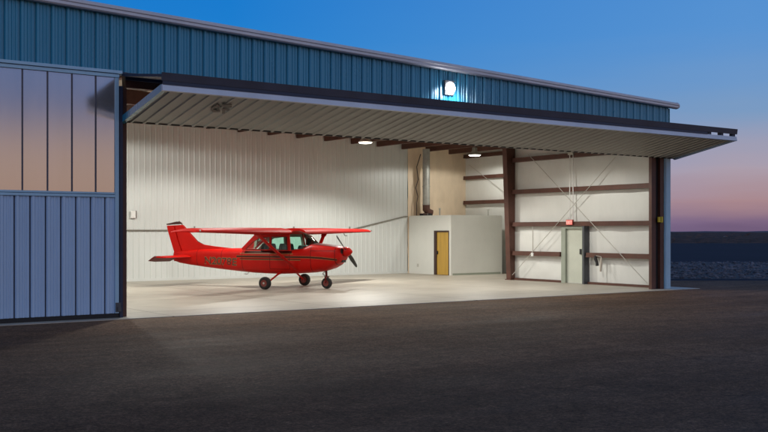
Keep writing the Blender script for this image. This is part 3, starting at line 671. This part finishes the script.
# cabin: pillars, roof and glass
cabin = MB()
def side_frame(s):
    bm = bmesh.new()
    yz = lambda z: s * (0.545 - 0.06 * max(0, z - 1.3) / 0.56)
    outer = [(0.50, 1.29), (0.40, 1.88), (-0.86, 1.88), (-1.46, 1.31)]
    win1 = [(0.40, 1.325), (0.335, 1.77), (-0.26, 1.77), (-0.26, 1.325)]
    win2 = [(-0.35, 1.335), (-0.35, 1.76), (-0.76, 1.72), (-0.99, 1.60), (-1.28, 1.335)]
    edges = []
    for lp in (outer, win1, win2):
        vs = [bm.verts.new((x, yz(z), z)) for x, z in lp]
        edges += [bm.edges.new((vs[i], vs[(i + 1) % len(vs)])) for i in range(len(vs))]
    bmesh.ops.triangle_fill(bm, use_beauty=True, use_dissolve=False, edges=edges)
    for f in bm.faces: f.normal_update()
    geo = bmesh.ops.extrude_face_region(bm, geom=list(bm.faces))
    for v in geo['geom']:
        if isinstance(v, bmesh.types.BMVert): v.co.y -= s * 0.035
    bmesh.ops.recalc_face_normals(bm, faces=bm.faces)
    me = bpy.data.meshes.new('cabin_side'); bm.to_mesh(me); bm.free(); me.materials.append(M['red'])
    o = bpy.data.objects.new('cabin_side', me); COL.objects.link(o); o.parent = ap
    bm = bmesh.new(); edges = []
    for lp in (outer, win1, win2):
        vs = [bm.verts.new((x, yz(z) - s * 0.038, z)) for x, z in lp]
        edges += [bm.edges.new((vs[i], vs[(i + 1) % len(vs)])) for i in range(len(vs))]
    bmesh.ops.triangle_fill(bm, use_beauty=True, use_dissolve=False, edges=edges)
    me = bpy.data.meshes.new('lining'); bm.to_mesh(me); bm.free(); me.materials.append(M['headliner'])
    q = bpy.data.objects.new('lining', me); COL.objects.link(q); q.parent = o
    for nm, lp in (('door_window', win1), ('rear_window', win2)):
        pts = [(x, yz(z) - s * 0.018, z) for x, z in lp]
        MB().add(pts, [tuple(range(len(pts)))]).build(nm, M['glass'], o)
    # thin dark rubber strip round the door
    fr = MB()
    for lp in (win1, win2):
        for i in range(len(lp)):
            a, b = lp[i], lp[(i + 1) % len(lp)]
            fr.bar((a[0], yz(a[1]) + s * 0.002, a[1]), (b[0], yz(b[1]) + s * 0.002, b[1]), 0.014, 0.014)
    fr.build('window_seal', M['maroon'], o)
for s in (-1, 1): side_frame(s)
MB().loft([[(x, y, z) for y, z in ((-0.49, 1.86), (-0.49, 1.93), (-0.25, 1.99), (0.25, 1.99), (0.49, 1.93), (0.49, 1.86))] for x in (0.46, -0.9)]).build('cabin_roof', M['red'], ap)
nb = 14; base = []; topc = []
for i in range(nb + 1):
    y = -0.54 + 1.08 * i / nb; u = abs(y) / 0.54
    xb = 0.50 + 0.80 * (1 - u ** 2.6); zb = 1.31 + 0.235 * (1 - u ** 2.2)
    base.append((xb, y, zb)); topc.append((0.40 + 0.12 * (1 - u ** 2.2), y * 0.90, 1.88 + 0.10 * (1 - u ** 2)))
mid = [tuple((a + b) / 2 + d for a, b, d in zip(p, q, (0.07, 0, 0.06))) for p, q in zip(base, topc)]
MB().loft([base, mid, topc], caps=False, closed=False).build('windshield', M['glass'], ap, smooth=True)
for s in (-1, 1): MB().bar((0.50, s * 0.535, 1.30), (0.41, s * 0.485, 1.88), 0.05, 0.05, (1, 0, 0)).build('pillar', M['red'], ap)
MB().add([(-0.88, -0.44, 1.87), (-0.88, 0.44, 1.87), (-1.47, 0.40, 1.36), (-1.47, -0.40, 1.36)], [(0, 1, 2, 3)]).build('rear_windshield', M['glass'], ap)
for s in (-1, 1):
    MB().bar((-0.87, s * 0.46, 1.88), (-1.50, s * 0.42, 1.34), 0.07, 0.06).build('rear_pillar', M['red'], ap)
    for x in (0.10, -0.62):
        MB().prism([(x, s * 0.06, 1.25), (x, s * 0.08, 1.42), (x, s * 0.14, 1.52), (x, s * 0.36, 1.52), (x, s * 0.42, 1.42), (x, s * 0.45, 1.25)], (-0.12, 0, 0.02)).build('seat_back', M['seat'], ap, bevel=0.02)
MB().hexa([(0.95, -0.44, 1.36), (0.95, 0.44, 1.36), (0.72, 0.44, 1.36), (0.72, -0.44, 1.36)], [(0.93, -0.42, 1.46), (0.93, 0.42, 1.46), (0.76, 0.40, 1.48), (0.76, -0.40, 1.48)]).build('instrument_panel', M['seat'], ap)
# wings: aerofoil loft, flap and aileron as their own parts
def foil(le, ch, y, z, t, u0, u1, tw=0.0, n=12):
    up = []; lo = []
    for i in range(n + 1):
        u = u0 + (u1 - u0) * (0.5 - 0.5 * math.cos(math.pi * i / n))
        yt = 5 * t * ch * (0.2969 * math.sqrt(max(u, 0)) - 0.126 * u - 0.3516 * u * u + 0.2843 * u ** 3 - 0.1036 * u ** 4)
        cam_ = 0.022 * ch * 4 * u * (1 - u)
        up.append((le - u * ch, y, z + cam_ + yt)); lo.append((le - u * ch, y, z + cam_ - yt * 0.85))
    return up + lo[::-1]
WS = [(0.49, 0.54, 1.55, 1.93), (2.75, 0.56, 1.55, 1.945), (5.70, 0.56, 1.12, 1.965)]
def wsec(y, u0, u1, shrink=1.0):
    for a, b in zip(WS, WS[1:]):
        if a[0] <= y <= b[0]:
            t = (y - a[0]) / (b[0] - a[0]); return (a[1] + (b[1] - a[1]) * t, a[2] + (b[2] - a[2]) * t, a[3] + (b[3] - a[3]) * t, u0, u1)
def wing(s):
    def sec(y, u0, u1):
        le, ch, z, a, b = wsec(y, u0, u1); return foil(le, ch, s * y, z - 0.015 * (5.7 - y) / 5.2, 0.125 + 0.045 * (5.7 - y) / 5.2, a, b)
    wg = MB().loft([sec(y, 0.0, 0.735) for y in (0.49, 1.5, 2.75, 4.2, 5.70)]).build('wing', M['redwing'], ap, smooth=True)
    MB().loft([sec(y, 0.742, 1.0) for y in (0.52, 1.5, 2.70)]).build('flap', M['redwing'], wg, smooth=True)
    MB().loft([sec(y, 0.742, 1.0) for y in (2.74, 4.2, 5.65)]).build('aileron', M['redwing'], wg, smooth=True)
    r0 = foil(0.56, 1.12, s * 5.705, 1.965, 0.125, 0, 1); r1 = foil(0.52, 1.02, s * 5.87, 1.955, 0.10, 0, 1); r2 = foil(0.44, 0.85, s * 5.98, 1.93, 0.05, 0, 1)
    MB().loft([r0, r1, r2]).build('wing_tip', M['redwing'], wg, smooth=True)
    MB().lathe([(0, 0.03), (0.05, 0.025), (0.07, 0.005)], (0.53, s * 5.84, 1.98), (0.6, s * 0.8, 0), 10).build('navigation_light', M['chrome'], wg, smooth=True)
    # strut with an aerofoil section
    a = Vector((0.72, s * 0.50, 0.66)); b = Vector((0.28, s * 2.35, 1.875)); d = (b - a).normalized(); fw = Vector((1, 0, 0)); th = d.cross(fw).normalized()
    def rr(p): return [p + fw * (0.075 * math.cos(t)) + th * (0.028 * math.sin(t)) for t in [2 * math.pi * k / 16 for k in range(16)]]
    st = MB().loft([rr(a), rr(a + (b - a) * 0.5), rr(b)]).build('wing_strut', M['red'], ap, smooth=True)
    MB().loft([[p + (p - b) * 0.35 for p in rr(b - d * 0.12)], [p + (p - b) * 0.6 for p in rr(b)]]).build('strut_cuff', M['red'], st, smooth=True)
    return wg
for s in (-1, 1): wing(s)
MB().tube([(0.2, 4.1, 1.88), (0.24, 4.1, 1.80), (0.34, 4.1, 1.79)], 0.014, 6).build('pitot_tube', M['black'], ap)
# tail
def plate(poly, t, m, name, parent):    # vertical surface with a rounded section
    bm = MB(); c = Vector((sum(p[0] for p in poly) / len(poly), 0, sum(p[1] for p in poly) / len(poly)))
    inn = [(c.x + (p[0] - c.x) * 0.93, c.z + (p[1] - c.z) * 0.95) for p in poly]
    rings = [[(x, -t, z) for x, z in inn], [(x, -t * 0.25, z) for x, z in poly], [(x, t * 0.25, z) for x, z in poly], [(x, t, z) for x, z in inn]]
    return bm.loft(rings).build(name, m, parent, smooth=True, angle=30)
fin = plate([(-2.15, 1.345), (-2.9, 1.41), (-3.40, 1.47), (-3.68, 1.58), (-4.12, 1.97), (-4.36, 2.20), (-4.73, 2.185), (-4.53, 1.60), (-4.37, 1.22), (-3.4, 1.28)], 0.05, M['red'], 'fin', ap)
plate([(-4.734, 2.185), (-5.06, 2.17), (-4.98, 1.90), (-4.83, 1.50), (-4.69, 1.12), (-4.40, 1.14), (-4.374, 1.22), (-4.534, 1.60)], 0.045, M['red'], 'rudder', fin)
plate([(-4.36, 2.235), (-4.46, 2.315), (-4.60, 2.325), (-5.09, 2.235), (-5.065, 2.195), (-4.40, 2.228)], 0.045, M['maroon'], 'fin_cap', fin)
MB().bar((-4.05, 0, 1.905), (-4.52, 0, 2.335), 0.03, 0.02).bar((-3.45, 0, 1.485), (-3.70, 0, 1.60), 0.03, 0.02).bar((-3.70, 0, 1.60), (-4.05, 0, 1.905), 0.03, 0.02).build('leading_edge_strip', M['maroon'], fin)
for s in (-1, 1):
    HX = lambda y: -4.44 - 0.03 * y       # hinge line; the elevators hang down at rest
    f = lambda le, ch, y, u0, u1: foil(le, ch, s * y, 1.03, 0.09, u0, u1)
    def droop(pts):
        o_ = []
        for p in pts:
            h = HX(abs(p[1])); dx, dz = p[0] - h, p[2] - 1.03; c, q = math.cos(R(24)), math.sin(R(24))
            o_.append((h + dx * c - dz * q, p[1], 1.03 + dx * q + dz * c))
        return o_
    sb_ = MB().loft([f(-3.86, 1.02, 0.07, 0, 0.57), f(-3.96, 0.90, 1.0, 0, 0.57), f(-4.00, 0.74, 1.46, 0, 0.57)]).build('stabilizer', M['red'], ap, smooth=True)
    MB().loft([droop(f(-3.86, 1.02, 0.12, 0.57, 1)), droop(f(-3.96, 0.92, 1.0, 0.56, 1)), droop(f(-4.02, 0.78, 1.49, 0.55, 1))]).build('elevator', M['reddark'], sb_, smooth=True)
    MB().loft([f(-4.005, 0.43, 1.465, 0, 1), f(-4.06, 0.33, 1.51, 0, 1)]).build('stabilizer_tip', M['red'], sb_, smooth=True)
# landing gear
def wheel(x, y, r, wd):
    t = MB().lathe([(-wd * 0.5, r * 0.52), (-wd * 0.56, r * 0.75), (-wd * 0.42, r * 0.95), (-wd * 0.15, r), (wd * 0.15, r), (wd * 0.42, r * 0.95), (wd * 0.56, r * 0.75), (wd * 0.5, r * 0.52)], (x, y, r), (0, 1, 0), 32).build('wheel', M['tyre'], ap, smooth=True)
    MB().lathe([(-wd * 0.54, r * 0.12), (-wd * 0.52, r * 0.40), (-wd * 0.57, r * 0.54), (wd * 0.57, r * 0.54), (wd * 0.52, r * 0.40), (wd * 0.54, r * 0.12)], (x, y, r), (0, 1, 0), 24).build('rim', M['rim'], t, smooth=True)
    MB().lathe([(-wd * 0.62, r * 0.16), (wd * 0.62, r * 0.16)], (x, y, r), (0, 1, 0), 14).build('hub', M['chrome'], t)
for s in (-1, 1):
    wheel(0.0, s * 1.36, 0.215, 0.16)
    MB().tube([(0.10, s * 0.40, 0.545), (0.08, s * 0.62, 0.50), (0.03, s * 1.12, 0.27), (0.0, s * 1.24, 0.215), (0, s * 1.36, 0.215)], [0.04, 0.036, 0.028, 0.028, 0.022], 10).build('gear_leg', M['red'], ap, smooth=True)
wheel(1.63, 0.0, 0.19, 0.13)
ng = MB().tube([(1.60, 0, 0.64), (1.62, 0, 0.40)], [0.045, 0.035], 10).build('nose_gear', M['reddark'], ap, smooth=True)
MB().box(1.58, 1.68, -0.10, 0.10, 0.39, 0.42).bar((1.63, -0.09, 0.40), (1.63, -0.09, 0.17), 0.05, 0.02, (0, 1, 0)).bar((1.63, 0.09, 0.40), (1.63, 0.09, 0.17), 0.05, 0.02, (0, 1, 0)).build('fork', M['reddark'], ng)
MB().tube([(1.56, 0.0, 0.60), (1.47, 0, 0.50), (1.58, 0, 0.43)], 0.018, 8).build('torque_link', M['chrome'], ng)
# propeller
HZ = 1.27; HC = Vector((2.40, 0, HZ))
pp = MB().lathe([(-0.06, 0.165), (0.02, 0.165), (0.10, 0.125), (0.17, 0.07), (0.205, 0.02)], HC, (1, 0, 0), 24).build('spinner', M['red'], ap, smooth=True)
bd = Vector((0, -0.80, 0.56)).normalized(); sd_ = Vector((1, 0, 0)).cross(bd)
for s in (-1, 1):
    rings = []
    for t, c, tw, th in ((0.06, 0.10, 60, 0.045), (0.2, 0.12, 45, 0.03), (0.45, 0.145, 30, 0.022), (0.7, 0.13, 20, 0.016), (0.88, 0.10, 14, 0.012), (0.94, 0.05, 12, 0.008)):
        cdir = (sd_ * s * math.cos(R(tw)) + Vector((1, 0, 0)) * math.sin(R(tw))); nn = bd.cross(cdir).normalized(); p = HC + bd * s * t
        rings.append([p + cdir * (c / 2 * math.cos(a)) + nn * (th / 2 * math.sin(a)) for a in [2 * math.pi * k / 12 for k in range(12)]])
    MB().loft(rings).build('propeller_blade', M['black'], pp, smooth=True)
# registration, aerials
def side_text(off, x0, sz):
    def fn(x, y, z):
        lx = x0 + x * 1.28 + y * 0.16; lz = 0.775 + y + (x0 + x + 2.5) * -0.03 + 0.0
        return Vector((lx, -(half_width(lx, lz) + off), lz))
    return fn
rg = text_mesh('registration', 'N2078E', 0.36, M['gold'], ap, side_text(0.006, -2.52, 0.36), offset=0.016)
text_mesh('lettering', 'N2078E', 0.36, M['maroon'], rg, side_text(0.012, -2.52, 0.36), offset=-0.004)
for x, h in ((-2.1, 0.24), (-1.72, 0.20)):
    MB().tube([(x, 0, 1.35), (x - 0.05, 0, 1.35 + h)], [0.014, 0.008], 6).build('aerial', M['white'], ap)
MB().tube([(-1.5, 0, 0.52), (-1.55, 0, 0.44), (-1.7, 0, 0.45)], 0.012, 6).build('tail_tie_ring', M['chrome'], ap)

# ------------------------------------------------------------------ sky, dusk light, camera settings
w = bpy.data.worlds.new('World'); scene.world = w; w.use_nodes = True
nt = w.node_tree; N = nt.nodes; L = nt.links; N.clear()
out = N.new('ShaderNodeOutputWorld'); add = N.new('ShaderNodeAddShader'); b1 = N.new('ShaderNodeBackground'); b2 = N.new('ShaderNodeBackground')
SUN_EL, SUN_AZ = 1.5, 205.0     # afterglow low behind the photographer
sky = N.new('ShaderNodeTexSky'); sky.sky_type = 'NISHITA'; sky.sun_disc = False; sky.sun_elevation = R(SUN_EL); sky.sun_rotation = R(SUN_AZ)
L.new(sky.outputs[0], b1.inputs[0]); b1.inputs[1].default_value = 0.008
tc = N.new('ShaderNodeTexCoord')
def vdot(v):
    n = N.new('ShaderNodeVectorMath'); n.operation = 'DOT_PRODUCT'; n.inputs[1].default_value = v; L.new(tc.outputs['Generated'], n.inputs[0]); return n.outputs['Value']
def mr(src, a, b, c=0.0, d=1.0, smooth=False):
    n = N.new('ShaderNodeMapRange'); n.inputs[1].default_value = a; n.inputs[2].default_value = b; n.inputs[3].default_value = c; n.inputs[4].default_value = d
    if smooth: n.interpolation_type = 'SMOOTHSTEP'
    L.new(src, n.inputs[0]); return n.outputs[0]
el = N.new('ShaderNodeMath'); el.operation = 'ARCSINE'; L.new(vdot((0, 0, 1)), el.inputs[0])
cmap = N.new('ShaderNodeMapping'); cmap.inputs['Scale'].default_value = (3.0, 3.0, 26.0); L.new(tc.outputs['Generated'], cmap.inputs[0])
cn_ = N.new('ShaderNodeTexNoise'); cn_.inputs['Scale'].default_value = 1.6; cn_.inputs['Detail'].default_value = 6; L.new(cmap.outputs[0], cn_.inputs[0])
wob = mr(cn_.outputs['Fac'], 0.3, 0.7, -0.006, 0.006)
eadd = N.new('ShaderNodeMath'); eadd.operation = 'ADD'; L.new(el.outputs[0], eadd.inputs[0]); L.new(wob, eadd.inputs[1])
elf = mr(eadd.outputs[0], 0.0, R(90))
def ramp(stops):
    r = N.new('ShaderNodeValToRGB'); e = r.color_ramp.elements
    while len(e) > 1: e.remove(e[-1])
    e[0].position = stops[0][0] / 90; e[0].color = S(*stops[0][1])
    for d, c in stops[1:]:
        q = e.new(d / 90); q.color = S(*c)
    L.new(elf, r.inputs[0]); return r.outputs[0]
right = ramp([(0, (112, 92, 122)), (0.35, (124, 102, 130)), (1.75, (166, 134, 141)), (3.55, (168, 156, 172)), (6.65, (120, 152, 192)), (8.5, (104, 149, 201)), (11, (84, 144, 208)), (13, (80, 142, 208)), (30, (74, 116, 172)), (90, (76, 88, 116))])
left = ramp([(0, (112, 110, 160)), (3, (120, 150, 200)), (6, (66, 142, 208)), (9, (16, 130, 208)), (13, (0, 119, 204)), (30, (52, 102, 165)), (90, (76, 88, 116))])
west = ramp([(0, (240, 190, 150)), (3, (234, 198, 168)), (4.6, (238, 200, 172)), (5.9, (204, 182, 178)), (6.5, (104, 128, 178)), (8.3, (112, 140, 196)), (12, (128, 160, 205)), (18, (160, 184, 222)), (38, (156, 174, 205)), (90, (84, 94, 118))])
az = mr(vdot(tuple(LV)), -0.15, 0.335)
m1 = N.new('ShaderNodeMix'); m1.data_type = 'RGBA'; L.new(az, m1.inputs[0]); L.new(left, m1.inputs[6]); L.new(right, m1.inputs[7])
wf = mr(vdot((0, -1, 0)), -0.1, 0.45, smooth=True)
m2 = N.new('ShaderNodeMix'); m2.data_type = 'RGBA'; L.new(wf, m2.inputs[0]); L.new(m1.outputs[2], m2.inputs[6]); L.new(west, m2.inputs[7])
L.new(m2.outputs[2], b2.inputs[0]); b2.inputs[1].default_value = 1.0
L.new(b1.outputs[0], add.inputs[0]); L.new(b2.outputs[0], add.inputs[1]); L.new(add.outputs[0], out.inputs[0])
sl = bpy.data.lights.new('sun', 'SUN'); sl.energy = 0.10; sl.angle = R(25); sl.color = (1.0, 0.80, 0.78)
so = bpy.data.objects.new('sun', sl); COL.objects.link(so)
# the sky's azimuth runs clockwise from +y
sd = Vector((math.sin(R(SUN_AZ)) * math.cos(R(8)), math.cos(R(SUN_AZ)) * math.cos(R(8)), math.sin(R(8))))
so.rotation_euler = (-sd).to_track_quat('-Z', 'Y').to_euler()
scene.view_settings.view_transform = 'Standard'; scene.view_settings.look = 'None'; scene.view_settings.exposure = 0; scene.view_settings.gamma = 1
scene.view_settings.use_curve_mapping = False
try:
    scene.cycles.use_denoising = True; scene.cycles.max_bounces = 8; scene.cycles.transparent_max_bounces = 16; scene.cycles.sample_clamp_indirect = 6
except Exception: pass
